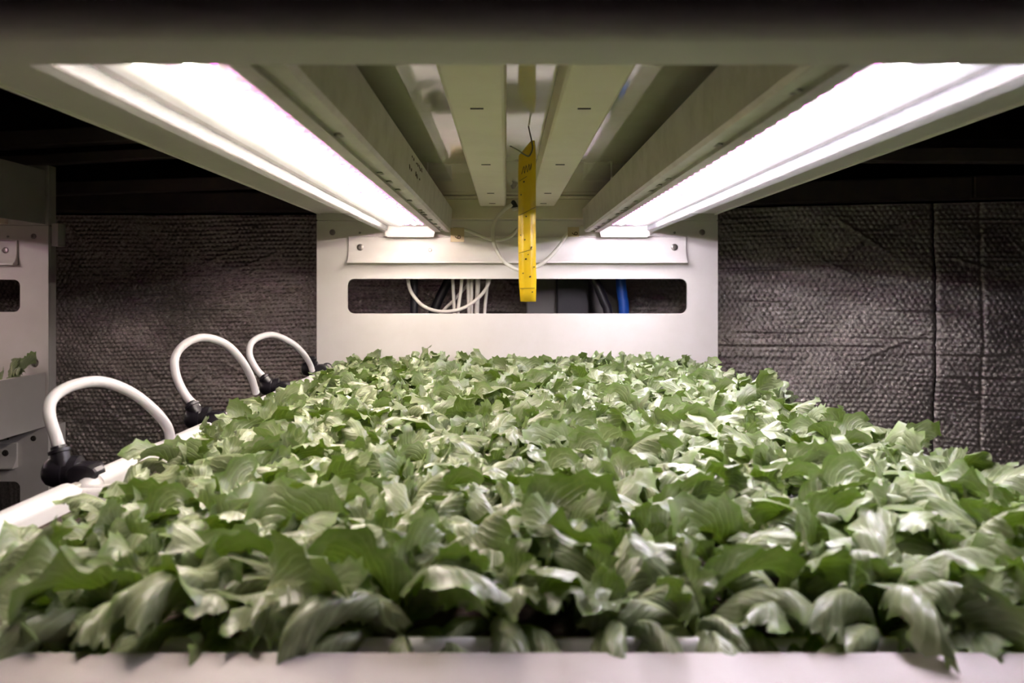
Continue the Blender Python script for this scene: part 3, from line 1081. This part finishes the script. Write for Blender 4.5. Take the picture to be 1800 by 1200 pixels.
cable('lamp_cable', [P(1024, 398, 1.962), P(1008, 405, 1.950), P(996, 412, 1.948), P(985, 430, 1.945), P(966, 452, 1.945), P(945, 468, 1.945), P(918, 475, 1.945), P(894, 466, 1.945), P(876, 446, 1.945), P(867, 420, 1.945), P(869, 392, 1.948), P(885, 370, 1.952), P(900, 360, 1.955)],
      .0046, 'cable', 'off-white lamp cable drooping in a loop behind the yellow trap', 'lamp cables')
cable('lamp_cable', [P(797, 402, 1.960), P(815, 403, 1.952), P(835, 410, 1.955), P(860, 420, 1.960), P(880, 421, 1.962), P(898, 415, 1.960), P(910, 402, 1.962)],
      .0040, 'cable', 'short off-white lamp cable running from the left paper tag', 'lamp cables')
plug = thing('cable_plug', 'small black plug between the two overhead channels', 'plug', P(904, 366, 1.962))
build('body', MB().lathe(P(902, 352, 1.962), (0.12, 0, -1), [(0, .003), (.004, .006), (.014, .010), (.018, .010), (.019, .004)], 14), M['black'], plug, smooth=True)
build('collar', MB().lathe(P(906, 364, 1.962), (0.12, 0, -1), [(0, .006), (.003, .009), (.007, .009), (.008, .005)], 14), M['cable'], plug, smooth=True)


def text_mesh(s, size):
    cu = bpy.data.curves.new('digit', 'FONT')
    cu.body = s
    cu.size = size
    cu.extrude = 0.0002
    cu.align_x = 'CENTER'
    cu.align_y = 'CENTER'
    ob = bpy.data.objects.new('digit', cu)
    COL.objects.link(ob)
    dg = bpy.context.evaluated_depsgraph_get()
    me = bpy.data.meshes.new_from_object(ob.evaluated_get(dg))
    bpy.data.objects.remove(ob)
    me.materials.clear()
    me.materials.append(M['ink'])
    return me


digit = text_mesh('6', 0.021)
for (px0, px1, py0, py1, Y, tilt, dx, dz), lab in (((792, 816, 400, 425, 1.944, 0.0, .002, -.006), 'tan paper tag reading 6 on the left lamp cable'),
                                                  ((998, 1018, 399, 416, 1.940, 0.35, .004, -.004), 'tan paper tag reading 6 on the right lamp cable')):
    a, c = P(px0, py1, Y), P(px1, py0, Y)
    t = thing('paper_tag', lab, 'tag', ((a[0] + c[0]) / 2, Y, a[2]), 'paper tags on the lamp cables')
    build('card', MB().box(a[0], c[0], Y, Y + .0012, a[2], c[2]), M['label'], t, bevel=0.0004)
    o = bpy.data.objects.new('digit', digit)
    o.parent = t
    o.location = (dx, -.0004, (c[2] - a[2]) / 2 + dz)
    o.rotation_euler = (PI / 2, -PI / 2, 0)
    COL.objects.link(o)

# behind the slot
WC = 'white cables behind the slot'
cable('white_cable', [P(716, 462, 2.05), P(717, 492, 2.05), P(724, 515, 2.05), P(742, 536, 2.05), P(765, 546, 2.05), P(790, 547, 2.05), P(815, 541, 2.05), P(838, 526, 2.05), P(856, 504, 2.05), P(866, 470, 2.05)],
      .0046, 'cable', 'white cable hanging in a wide U across the slot', WC)
for pts, r, lab in (
        ([(795, 440), (796, 495), (799, 550), (801, 640)], .0045, 'white cable behind the slot, first upright one past the black hose'),
        ([(815, 440), (811, 500), (805, 550), (800, 640)], .0045, 'white cable leaning across its neighbour behind the slot'),
        ([(858, 440), (830, 490), (800, 525), (770, 560), (740, 640)], .0042, 'white cable slanting down behind the upright ones'),
        ([(824, 440), (823, 500), (824, 550), (826, 640)], .0042, 'white cable behind the slot, third upright from the black hose'),
        ([(830, 440), (829, 500), (829, 550), (828, 640)], .0042, 'white cable behind the slot, fourth upright from the black hose'),
        ([(840, 440), (840, 500), (838, 550), (836, 640)], .0062, 'thicker lavender-white cable among the upright ones'),
        ([(859, 440), (856, 505), (852, 550), (850, 640)], .0042, 'white cable behind the slot, last upright one before the bare foil')):
    Y = 2.075 if 'slant' not in lab else 2.10
    if 'leaning' in lab:
        Y = 2.062
    cable('white_cable', [P(a, c, Y) for a, c in pts], r, 'cable', lab, WC)
cable('black_pipe', [P(728, 300, 2.12), P(728, 490, 2.12), P(728, 560, 2.12), P(728, 800, 2.12)], .0105, 'rubber', 'thin upright black pipe behind the slot, crossed by a white cable', 'black pipes behind the slot', 'pipe')
cable('black_hose', [P(830, 380, 2.22), P(800, 470, 2.22), P(785, 500, 2.22), P(768, 535, 2.22), P(757, 575, 2.22), P(752, 700, 2.22)], .0135, 'rubber', 'thick slanting black hose left of the white cables', 'black pipes behind the slot', 'hose')
cable('black_hose', [P(1000, 420, 2.12), P(1032, 470, 2.12), P(1049, 500, 2.12), P(1062, 530, 2.12), P(1070, 560, 2.12), P(1078, 700, 2.12)], .0125, 'rubber', 'black hose curving down beside the blue pipe', 'black pipes behind the slot', 'hose')
cable('blue_pipe', [P(1090, 300, 2.15), P(1091, 480, 2.15), P(1094, 520, 2.15), P(1097, 560, 2.15), P(1100, 800, 2.15)], .0145, 'blue', 'blue pipe upright behind the slot', None, 'pipe')


def upright(name, px0, px1, Y, m, lab, cat):
    a = P(px0, 0, Y)[0]
    c = P(px1, 0, Y)[0]
    t = thing(name, lab, cat, ((a + c) / 2, Y, -ZC))
    build('tube', MB().box(a, c, Y, Y + .05, -ZC + .006, 0.79), M[m], t, bevel=0.003)
    build('foot_plate', MB().box(a - .01, c + .01, Y - .01, Y + .06, -ZC, -ZC + .0055), M[m], t)


upright('grey_post', 926, 978, 2.30, 'grey', 'grey square post behind the slot, under the yellow trap', 'post')
upright('black_duct', 979, 1036, 2.26, 'rubber', 'black square duct behind the slot', 'duct')
upright('grey_post', 1036.5, 1086, 2.33, 'grey', 'grey post behind the curved black hose', 'post')
print('plants', n_plants)
